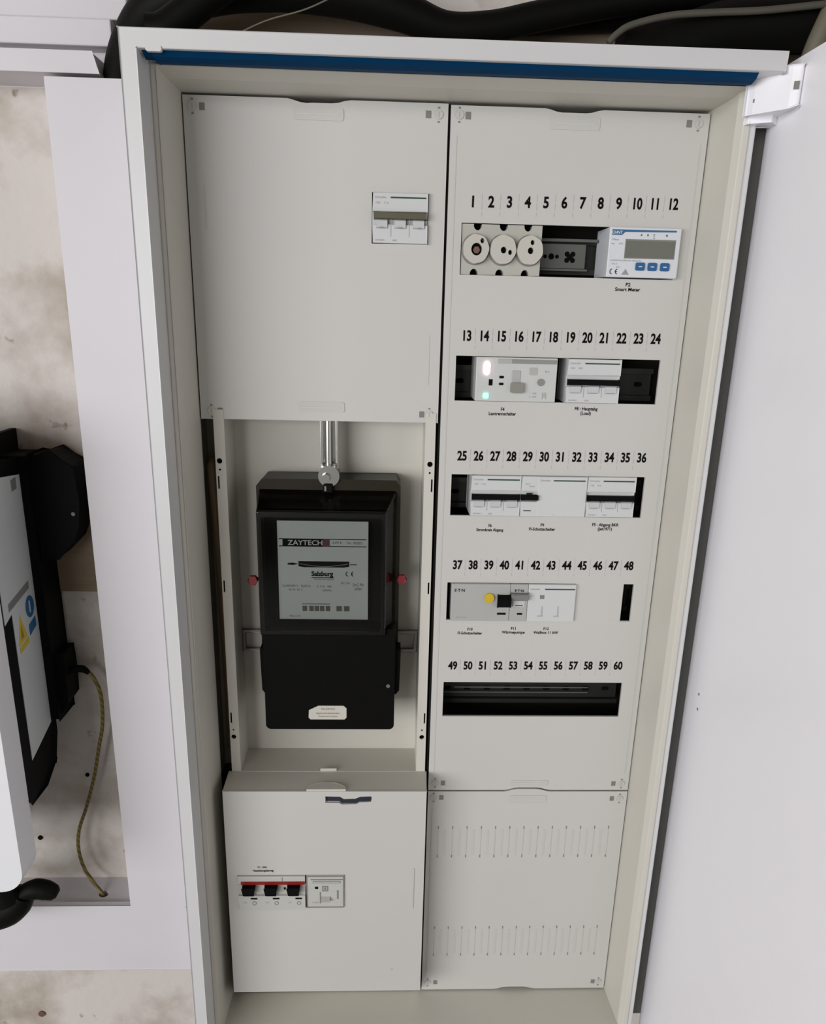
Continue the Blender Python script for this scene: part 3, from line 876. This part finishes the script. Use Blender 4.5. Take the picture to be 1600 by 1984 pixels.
# row four
qz = ROWZ[3]
fi = thing('residual_current_device', (305, -4, qz - 22.5), 'grey residual current switch with a yellow test button and black toggle', 'circuit breaker')
MB().box(271.6, 338.8, -4, 42, qz - 22.4, qz + 22.6).build('housing', M_GREYDEV, fi, bevel=0.6)
MB().text('E·T·N', 281, qz + 15.0, -4.2, 3.4, sx=1.0, bold=0.02).build('brand_print', M_INK, fi)
MB().disc(314.8, qz + 6.6, -6.2, -4, 5.6, 20).build('test_button', M_YELLOW, fi, bevel=0.5, label='round yellow test button')
MB().prism([(-4, qz - 4.2), (-12, qz - 2.5), (-13, qz + 7), (-4, qz + 10.6)], 324.4, 339.2, 'x').build('toggle', M_INK, fi, bevel=1.0)
MB().box(325.0, 335.0, -4.3, -3.9, qz - 14.3, qz - 11.8).build('state_window', M_INK, fi)
MB().text('40A  30mA', 284, qz - 18, -4.2, 1.8).build('rating_print', M_LINK, fi)
ax = thing('auxiliary_switch', (349, -4, qz - 22.5), 'narrow grey breaker with a dark grey toggle beside the yellow test button switch', 'circuit breaker')
MB().box(339.2, 359.2, -4, 42, qz - 22.4, qz + 22.6).build('housing', M_GREYDEV, ax, bevel=0.6)
MB().text('E·T·N', 349, qz + 15.2, -4.2, 3.0, bold=0.03).build('brand_print', M_INK, ax)
MB().prism([(-4, qz + 4.0), (-9.5, qz + 5.0), (-10, qz + 12.0), (-4, qz + 13)], 339.8, 358.8, 'x').build('toggle', M_GREYDK, ax, bevel=0.8)
MB().box(342.8, 356.2, -4.8, -3.9, qz - 4.2, qz + 3.2).build('label_field', M_SWDEV, ax, bevel=0.3)
MB().box(345.2, 354.0, -5.0, -4.7, qz - 3.0, qz - 2.2).build('label_line', M_INK, ax)
MB().box(348.0, 354.0, -4.3, -3.9, qz - 14.2, qz - 12.0).build('state_window', M_INK, ax)
dv = thing('circuit_breaker', (387, -4, qz - 22.5), 'white block with green line and small grey square beside the blank strip', 'circuit breaker')
MB().box(359.6, 414.4, -4, 42, qz - 22.4, qz + 22.6).build('housing', M_MCB, dv, bevel=0.6)
MB().text('Schneider', 361.5, qz + 17.4, -4.2, 2.2, sx=0.9, align='LEFT').build('brand_print', M_GINK, dv)
MB().box(378.5, 413.0, -4.3, -3.9, qz + 16.5, qz + 17.9).build('green_line', M_GREEN, dv)
MB().box(373.2, 378.2, -4.3, -3.9, qz + 5.6, qz + 10.2).build('status_window', M_SLOT, dv)
MB().text('B16', 361.8, qz + 8.8, -4.2, 1.8, align='LEFT').build('rating_print', M_LINK, dv)
for c in (376.4, 395.0):
    s_ = MB().box(c - 0.5, c + 0.5, -4.6, -3.9, qz - 15, qz - 3.5)
    s_.box(c - 4.6, c + 1.2, -4.6, -3.9, qz - 16.2, qz - 15)
    s_.build('cartridge_edge', M_LINK, dv)

# lower left: main switches
hz_ = 192.2
ms = thing('main_breaker', (62, -46, 168.4), 'three-pole main breaker with red stripe and black toggles in the lower box cover', 'circuit breaker')
MB().prism([(-46, hz_ - 24), (-46, hz_ - 4), (-43, hz_ - 3), (-43, hz_ + 12), (-45, hz_ + 13), (-45, hz_ + 23.6), (-6, hz_ + 23.6), (-6, hz_ - 24)], 22.6, 103.4, 'x').build('housing', M_GREYDEV if False else mat('cream_grey_breaker', (0.52, 0.52, 0.48), 0.42), ms, bevel=0.6)
MB().box(26, 103.2, -45.6, -44.9, hz_ + 12.2, hz_ + 16.8).build('red_stripe', M_RED, ms)
MB().box(75.6, 76.2, -45.4, -44.9, hz_ + 12, hz_ + 23).build('pole_joint', M_GREYDK, ms)
for k, c in enumerate((35.6, 62.4, 89.8)):
    p = MB().prism([(c - 7.6, hz_ + 11.5), (c - 5.8, hz_ + 2.0), (c + 5.8, hz_ + 2.0), (c + 7.4, hz_ + 11.5)], -52, -43).build('toggle', M_INK, ms, bevel=0.8)
    MB().box(c - 5.6, c + 5.6, -48, -43, hz_ - 2.8, hz_ + 2.0).build('toggle_foot', M_GREYDK, p)
    MB().box(c + 1.6, c + 9.6, -46.3, -45.9, hz_ - 8.6, hz_ - 6.4).build('state_window', M_INK, ms)
    ring = [(c + 6.0 + 2.6 * math.cos(2 * math.pi * i / 16), hz_ - 14.4 + 2.9 * math.sin(2 * math.pi * i / 16)) for i in range(16)]
    rin = [(c + 6.0 + 1.8 * math.cos(2 * math.pi * i / 16), hz_ - 14.4 + 2.1 * math.sin(2 * math.pi * i / 16)) for i in range(16)]
    MB().prism([ring, rin], -46.2, -45.9).build('off_mark', M_GREYDK, ms)
    MB().text('E35', c - 5.0, hz_ - 13.6, -46.15, 1.8).build('rating_print', M_GINK, ms)
MB().box(77.2, 79.6, -43.4, -42.9, hz_ + 3.4, hz_ + 6.6).build('coupling_pin', M_INK, ms)
ls = thing('load_switch', (127.6, -44, 168.4), 'grey framed switch module right of the main breaker with red stripe', 'circuit breaker')
M_FRAMEG = mat('frame_line_grey', (0.22, 0.22, 0.205), 0.5)
MB().box(104.6, 150.9, -43.5, -6, hz_ - 23.8, hz_ + 23.6).build('housing', mat('cream_grey_breaker', (0.52, 0.52, 0.48), 0.42), ls, bevel=0.6)
MB().prism([rect(104.8, 150.7, hz_ - 23.6, hz_ + 23.4), rect(106.0, 149.4, hz_ - 22.2, hz_ + 22.0)], -43.9, -43.4).build('frame_line', M_FRAMEG, ls)
MB().box(110, 149.0, -44.2, -43.4, hz_ + 17.6, hz_ + 18.6).build('top_line', M_FRAMEG, ls)
MB().prism(rrect(112, 146, hz_ + 12.4, hz_ + 16.0, 1.4), -44.6, -43.4).build('upper_bar', M_GREYDEV, ls, bevel=0.3)
MB().box(115.2, 119.0, -43.9, -43.4, hz_ + 4.4, hz_ + 7.6).build('small_window', M_INK, ls)
MB().prism([rect(124.0, 131.2, hz_ + 0.8, hz_ + 8.4), rect(125.2, 130.0, hz_ + 2.0, hz_ + 7.2)], -43.9, -43.4).build('square_mark', M_FRAMEG, ls)
MB().box(126.4, 128.8, -43.9, -43.4, hz_ + 3.0, hz_ + 6.2).build('square_dot', M_FRAMEG, ls)
MB().box(121.0, 122.0, -44.2, -43.4, hz_ - 17.0, hz_ - 0.5).build('toggle_edge', M_FRAMEG, ls)
MB().prism([(-43.5, hz_ - 13), (-49, hz_ - 11.5), (-43.5, hz_ - 7.0)], 122.4, 133.4, 'x').build('toggle', M_GREYDEV, ls, bevel=0.4)
MB().box(142.0, 143.8, -43.9, -43.4, hz_ - 10.6, hz_ + 2.0).build('side_mark', M_GREYDK, ls)
MB().text('F 63A', 115.5, hz_ - 16, -43.7, 2.2).build('rating_print', M_GINK, ls)

# ------------------------------------------------------------------ electricity meter
em = thing('electricity_meter', (133, 50, 404), 'black electricity meter behind a smoked window hanging in the open bay', 'electricity meter')
base = [(60, 446), (207, 446), (212, 452), (212, 689), (207, 695.5), (62, 695.5), (54, 687), (54, 452)]
MB().prism(base, 6, 46).build('case', M_METERBR, em, bevel=2.5, seg=3)
# smoked hood: open box with sloping sides
B0 = (57, 208, 520, 684, 6.2)
B1 = (58.5, 196.5, 526, 668, -30)
cv = []
for x0, x1, z0, z1, y in (B0, B1):
    cv += [(x0, y, z0), (x1, y, z0), (x1, y, z1), (x0, y, z1)]
h = MB().add(cv, [(4, 5, 6, 7), (0, 4, 7, 3), (1, 2, 6, 5), (3, 7, 6, 2), (0, 1, 5, 4)])
h.build('smoked_window', M_SMOKE, em, bevel=2.0, seg=3)
MB().box(62, 205, 1.5, 4.5, 500, 662).build('inner_tray', M_METERB, em)
# hood edges read as darker plastic
ed = MB()
ed.prism([rrect(58.8, 196.2, 526.5, 667.5, 3), rrect(63.5, 191.5, 531, 661.5, 2)], -29.4, -27)
ed.build('window_frame', mat('smoked_frame', (0.008, 0.007, 0.005), 0.35, spec=0.2), em)
dp = MB().prism(rect(77.5, 177.0, 537.5, 652.5), -9.0, -7.6).build('dial_plate', M_DIAL, em)
pd = MB()
pd.box(79, 175, -9.3, -9.0, 631.6, 632.5)
pd.box(79, 175, -9.3, -9.0, 623.4, 624.3)
pd.box(83, 133, -9.25, -8.9, 624.2, 631.8)
pd.build('register_band', M_INK, dp)
MB().text('ZAYTECH', 108, 628, -9.45, 5.4, bold=0.02, sx=1.1).build('register_text', M_DIAL, dp)
MB().box(127, 134.5, -9.5, -9.2, 623.6, 632.2).build('register_red', mat('dark_red_register', (0.10, 0.02, 0.025), 0.5), dp)
t = MB().text('kW·h', 143, 628.2, -9.2, 3.2)
t.text('Nr. 00583', 162, 628.0, -9.2, 2.8)
t.text('3x230/400 V   5(60) A', 97, 577.5, -9.2, 2.4)
t.text('50 Hz  Kl. 2', 96, 573.0, -9.2, 2.2)
t.text('Drehstromzähler', 128, 585.8, -9.2, 2.2)
t.text('C 114   400', 128, 577.0, -9.2, 2.4)
t.text('U/kWh', 131, 572.4, -9.2, 2.4)
t.text('IEC 521', 152, 581.2, -9.2, 2.2)
t.text('[m] 96', 166, 579.5, -9.2, 3.2)
t.text('2005', 166, 574.2, -9.2, 3.0)
t.text('Made in EU', 95, 541.4, -9.2, 1.8)
t.build('plate_print', mat('plate_ink', (0.075, 0.078, 0.07), 0.5), dp)
t = MB().text('Salzburg', 126, 592.0, -9.2, 5.2, bold=0.04, sx=0.95)
t.box(114, 139, -9.2, -9.0, 587.0, 587.8)
t.build('maker_print', M_INK, dp)
ce_mark(dp, 155, 592, -9.2, 3.0, M_INK)
# disc window with the bright rim of the aluminium disc
MB().prism([(100, 606.5), (156, 606.5), (156, 600.5), (150, 599.5), (106, 599.5), (100, 600.5)], -9.3, -8.9).build('disc_window', M_INK, dp)
arc = [(101 + 54 * i / 12, -9.9, 604.0 - 3.2 * math.sin(math.pi * i / 12)) for i in range(13)]
MB().tube(arc, 0.55, 6).build('disc_rim', M_CHROME, dp)
MB().prism([(88, 604.2), (94, 604.6), (99, 603.6), (99, 603.0), (94, 602.0), (88, 602.4)], -9.3, -8.9).build('arrow_mark', M_INK, dp)
MB().box(157, 164.5, -9.3, -8.9, 602.6, 603.4).build('arrow_mark', M_INK, dp)
for xx in (103.5, 111, 117, 123, 129.5, 141.5, 150):
    MB().box(xx, xx + (5.0 if xx < 130 else 6.2), -9.3, -8.9, 547.4, 553.6).build('barcode_block', mat('plate_block', (0.09, 0.092, 0.075), 0.5), dp)
MB().box(103, 134.5, -9.3, -8.9, 555.6, 556.4).build('barcode_line', mat('plate_block', (0.09, 0.092, 0.075), 0.5), dp)
# terminal cover below
MB().prism([(56, 452), (60, 447), (210, 447), (214, 452), (215, 503), (55, 503)], -16, 6).build('terminal_wing', M_METERB, em, bevel=1.5)
MB().prism(rrect(60, 208.5, 405.5, 532, 6), -24, 46).build('terminal_cover', M_METERB, em, bevel=1.2)
MB().disc(201, 462, -25.2, -24, 2.2).build('cover_screw', M_BRACKET, em)
st = MB().prism([(109.5, 421), (111.5, 418.6), (151, 418.6), (153.3, 421), (153.3, 433), (150, 436.2), (121, 436.2), (110, 430.5)], -24.6, -23.9).build('meter_sticker', mat('cream_sticker', (0.56, 0.54, 0.48), 0.5), em)
t = MB().text('SALZBURG', 132, 432.4, -24.75, 2.3)
t.text('Eigentum des Netzbetreibers', 132, 426.8, -24.75, 2.0, sx=0.8)
t.text('Plombe nicht verletzen', 132, 422.8, -24.75, 2.0, sx=0.8)
t.build('sticker_text', mat('brown_ink', (0.20, 0.11, 0.08), 0.6), st)
for xx, zz in ((47.5, 580), (215.0, 583)):
    MB().prism([(xx + 5.2 * math.cos(math.pi * 2 * i / 6), zz + 5.2 * math.sin(math.pi * 2 * i / 6)) for i in range(6)], -2, 4).build('lead_seal', M_SEAL, em, bevel=0.8, label='small red plastic seal')
    xx2 = 54 if xx < 100 else 212
    MB().box(min(xx, xx2), max(xx, xx2), 4.5, 8, zz - 1.5, zz + 1.5).build('seal_lug', M_METERB, em)

# chrome hanger above the meter
mh = thing('meter_hanger', (133.5, 20, 690), 'chrome slotted hanger bar holding the black meter from above', 'hanger')
MB().box(123.6, 126.5, 14, 26, 698, 782).build('channel_side', M_CHROME, mh, bevel=0.6)
MB().box(140.5, 143.4, 14, 26, 698, 782).build('channel_side', M_CHROME, mh, bevel=0.6)
MB().box(126.6, 140.4, 24, 26, 700, 782).build('channel_back', M_CHROME, mh)
MB().tube([(132.5, 15, 704), (132.5, 15, 782)], 4.2, 14).build('hanger_rod', M_CHROME, mh)
sn = MB().tube([(133.5, 2, 700), (133.5, 22, 700)], 11.6, 28).build('clamp_disc', M_CHROME, mh, bevel=1.2)
MB().tube([(130.5, -3, 699), (130.5, 2, 699)], 4.6, 6).build('clamp_nut', M_CHROME, mh, bevel=0.5)
MB().box(127.5, 138, -1, 6.5, 682, 692).build('hook', M_METERB, mh, bevel=1.5)
MB().box(129.0, 131.0, -2.2, -1, 684.5, 690).build('hook_pin', M_CHROME, mh)
# steel side brackets that carry the meter
for k, (x0, x1, lab) in enumerate(((24.6, 60, 'thin steel loop bracket left of the black meter'), (206, 236.2, 'thin steel loop bracket right of the black meter'))):
    MB().prism([rect(x0, x1, 472.6, 500.0), rect(x0 + 3.2, x1 - 3.2, 475.6, 496.6)], 46.5, 51.8).build('loop_bracket', M_BRACKET, label=lab, cat='bracket', group='meter loop brackets', bevel=0.5)

# cable visible in the slot left of the bay rail
MB().tube([(5, 24, 714), (4, 22, 706), (4.5, 22, 690), (5.5, 24, 640), (6, 30, 560), (6, 34, 480), (6, 36, 400), (6, 36, 345)], [2.0, 5.4, 5.8, 5.2, 4.8, 4.8, 4.8, 4.8], 12, 6).build('cable', mat('tan_cable', (0.21, 0.145, 0.075), 0.5), label='tan brown cable in the slot left of the black meter', cat='cable')

# ------------------------------------------------------------------ inverter left of the cabinet
iv = thing('inverter', (-380, 0, 245), 'black and white inverter with a long rating label at the left edge', 'inverter')
MB().prism([(-54, 330), (-40, 318), (-6, 318), (24, 334), (36, 368), (36, 708), (-54, 708)], -560, -210.5, 'x').build('body', M_INVB, iv, bevel=4, seg=3)
MB().prism([(30, 386), (72, 386), (72, 712), (30, 712)], -560, -199, 'x').build('heat_sink', M_INVB, iv, bevel=2)
for i in range(9):
    xx = -555 + 40 * i
    MB().box(xx, xx + 6, 30, 78, 390, 735).build('cooling_fin', M_INVB, iv)
MB().prism([(-192, 712), (-176, 716), (-164, 708), (-152, 700), (-149, 660), (-152, 632), (-160, 612), (-180, 592), (-198, 588), (-198, 712)], 36, 74).build('fan_housing', M_INVB, iv, bevel=3, seg=3)
MB().disc(-158, 645, 35.2, 36.5, 2.2).build('housing_screw', M_GREYDK, iv)
MB().prism([(-200, 392), (-190, 408), (-188, 440), (-190, 470), (-200, 470)], 36, 70).build('connector_block', M_INVB, iv, bevel=1.5)
fc = []
MB().prism(rrect(-640, -207, 236, 760, 26, 8), -92, -55).build('front_cover', M_INVW, iv, bevel=9, seg=5)
# label on the right-hand side (plane facing the cabinet)
lab = MB().prism([(-28, 366), (30, 384), (30, 691), (-46, 700), (-46, 541), (-28, 548)], -210.7, -209.9, 'x').build('rating_label', M_LABEL, iv)
t = MB()
rows = [(676, 'Model'), (664, 'Inverter'), (652, 'PV Input'), (645, 'Umax 1000 V d.c.'), (638, 'Umpp 200-850 V'), (631, 'Imax 12.5 A x2'), (622, 'Battery'), (615, 'Ubat 180-600 V'), (608, 'Ibat 25 A'), (599, 'AC Grid'), (592, '3/N/PE 400 V'), (585, 'fac 50/60 Hz'), (578, 'Imax 16.5 A'), (569, 'Back-up'), (562, '10 kVA 16.5 A')]
for zz, s in rows:
    t.text(s, -209.75, -40, zz, 4.2, sx=0.75, align='LEFT', axis='x')
t.build('label_text', M_GINK, lab)
MB().prism([(8, 676), (20, 677.5), (20, 690), (8, 689)], -209.85, -209.7, 'x').build('label_code', M_SLOT, lab)
MB().prism([(-34, 552), (18, 562), (18, 571), (-34, 561)], -209.85, -209.7, 'x').build('label_bar', M_SLOT, lab)
MB().prism([(-22, 506), (0, 511), (-12, 541)], -209.85, -209.6, 'x').build('warning_triangle', M_YELSIGN, lab)
MB().prism([(-15.5, 512), (-8.5, 513.5), (-12, 530)], -209.7, -209.55, 'x').build('triangle_core', mat('triangle_brown', (0.30, 0.19, 0.05), 0.5), lab)
MB().prism([(-21, 497), (2, 502), (2, 509), (-21, 504)], -209.85, -209.6, 'x').build('warning_strip', M_YELSIGN, lab)
MB().prism([(14 + 10.5 * math.cos(2 * math.pi * i / 20), 541 + 13 * math.sin(2 * math.pi * i / 20)) for i in range(20)], -209.85, -209.6, 'x').build('mandatory_sign', M_BLUESIGN, lab)
MB().prism([(12, 534), (15, 534), (15, 548), (12, 548)], -209.7, -209.55, 'x').build('sign_mark', M_LABEL, lab)
MB().prism([(6, 508), (24, 514), (24, 526), (6, 521)], -209.85, -209.6, 'x').build('blue_panel', M_BLUESIGN, lab)
# earth connector
MB().tube([(-204, 52, 433), (-194, 53, 440), (-184, 54, 443), (-175, 55, 442.5), (-168, 55, 437)], [6.5, 5.4, 4.6, 4.6, 2.6], 12, 5).build('cable_gland', M_INVB, iv)
MB().tube([(-200, 49, 436), (-190, 49, 434)], 5.0, 8).build('brass_nut', mat('dull_brass', (0.22, 0.16, 0.06), 0.4, metal=0.7), iv)

# earth wire drooping to the hole in the sill
MB().tube([(-172, 55, 440), (-164, 55, 432), (-157, 55.5, 408), (-158.5, 56, 368), (-167, 57, 331), (-178, 58, 286), (-193, 60, 240), (-206, 60, 205), (-210, 60, 175), (-205, 58, 146), (-193, 54, 126), (-181, 48, 113), (-179, 47, 101)], 2.3, 10, 8).build('earth_wire', M_EARTH, label='yellow-green earth wire drooping from the inverter into a drilled hole', cat='wire')

# black connector and cable under the inverter
pc = thing('cable_plug', (-240, -25, 150), 'black plug with a bent ribbed cable below the white inverter cover', 'plug')
MB().tube([(-206, -20, 170.5), (-210, -20, 172.5), (-220, -20, 176.5), (-232, -21, 179), (-244, -23, 175), (-252, -25, 168)], [5.0, 9.5, 12.0, 12.5, 11.5, 12.0], 16, 5).build('plug_body', M_BLACK, pc)
MB().tube([(-246, -24, 176), (-254, -25, 164), (-266, -26, 155), (-284, -28, 150), (-330, -30, 148)], [14, 19, 21.5, 21.5, 20], 18, 6).build('boot', M_BLACK, pc)
MB().tube([(-272, -40, 236), (-270, -34, 205), (-262, -30, 172)], [13, 14, 17], 14, 5).build('socket', M_BLACK, pc)

# nails and drill holes in the plaster
for i, (x, z, r, lab) in enumerate(((-195, 276.5, 2.6, 'small dark drill hole in the plaster beside the earth wire'), (-268, 178, 3.2, 'worn dowel hole in the plaster near the white inverter cover'), (-302, 40 - 170, 5, 'rusty broken plug hole low in the bottom left plaster'))):
    MB().disc(x, z, 78.6, 80.6, r, 12).build('drill_hole', M_HOLE if i != 2 else mat('rusty_plug', (0.14, 0.07, 0.05), 0.8), label=lab, cat='hole', group='drill holes in the plaster', bevel=0.3)

# ------------------------------------------------------------------ cables above the cabinet
def cable(pts, r, m, label, name='black_conduit', g='black conduits above the cabinet', n=16):
    return MB().tube(pts, r, n, 8).build(name, m, label=label, cat='conduit' if 'conduit' in name else 'cable', group=g)
cable([(-66, 54, 1030), (-67, 51, 1078), (-50, 32, 1110), (-17, 8, 1134), (30, -2, 1146), (80, 0, 1151), (140, 2, 1149), (200, 6, 1139), (245, 10, 1127), (290, 14, 1131), (340, 18, 1143), (420, 24, 1160), (560, 30, 1180)], [21, 21, 21, 21, 21, 20, 19, 17, 14, 13, 13, 13, 13], M_BLACK, 'thick black conduit arching over the left half of the cabinet top')
cable([(-16, -40, 1100.5), (-4, -40, 1102), (14, -38, 1114), (44, -36, 1136), (80, -40, 1160), (130, -44, 1190)], 14, M_BLACK, 'thinner black conduit nestled under the arching one at the cabinet corner')
cable([(222, 44, 1098.5), (240, 45, 1110), (262, 47, 1130), (300, 50, 1143), (350, 51, 1149), (420, 51, 1154), (520, 51, 1160), (640, 51, 1166)], 12, M_BLACK, 'black conduit rising from the cabinet top towards the right')
cable([(412, 10, 1111), (440, 10, 1112), (470, 10, 1122), (530, 10, 1138), (640, 12, 1142)], 24, M_BLACK, 'heavy black tube added to fill the dark hollow behind the grey cable at the right end')  # tube added to stand in for the unlit cavity here
cable([(428, 58, 1100.5), (470, 58, 1100.5), (510, 58, 1102), (560, 58, 1104), (640, 58, 1106)], 14, M_BLACK, 'lowest black tube added to fill the dark hollow behind the cabinet top at the right')  # second added tube, filling the lower part of the dark cavity
cable([(392.8, -22.0, 1110.1), (400.1, -22.0, 1117.7), (413.5, -22.0, 1125.4), (448.0, -22.0, 1133.8), (490.3, -22.0, 1137.7), (532.7, -22.0, 1140.7), (588.8, -22.0, 1147.5)], 3.0, M_GREYCABLE, 'thin grey cable arching to the right above the cabinet', 'grey_cable', None)
cable([(578, -14, 1070), (586, -18, 1112), (594, -20, 1138), (606, -20, 1170)], 9, M_BEIGECABLE, 'beige conduit rising behind the top corner of the open door', 'beige_conduit', None)
cable([(46, -58, 1086.5), (54, -58, 1091), (66, -58, 1097), (90, -58, 1107), (124, -60, 1116), (160, -60, 1132)], 0.7, M_BEIGECABLE, 'fine bare wire running over the black arch', 'thin_wire', None, 6)
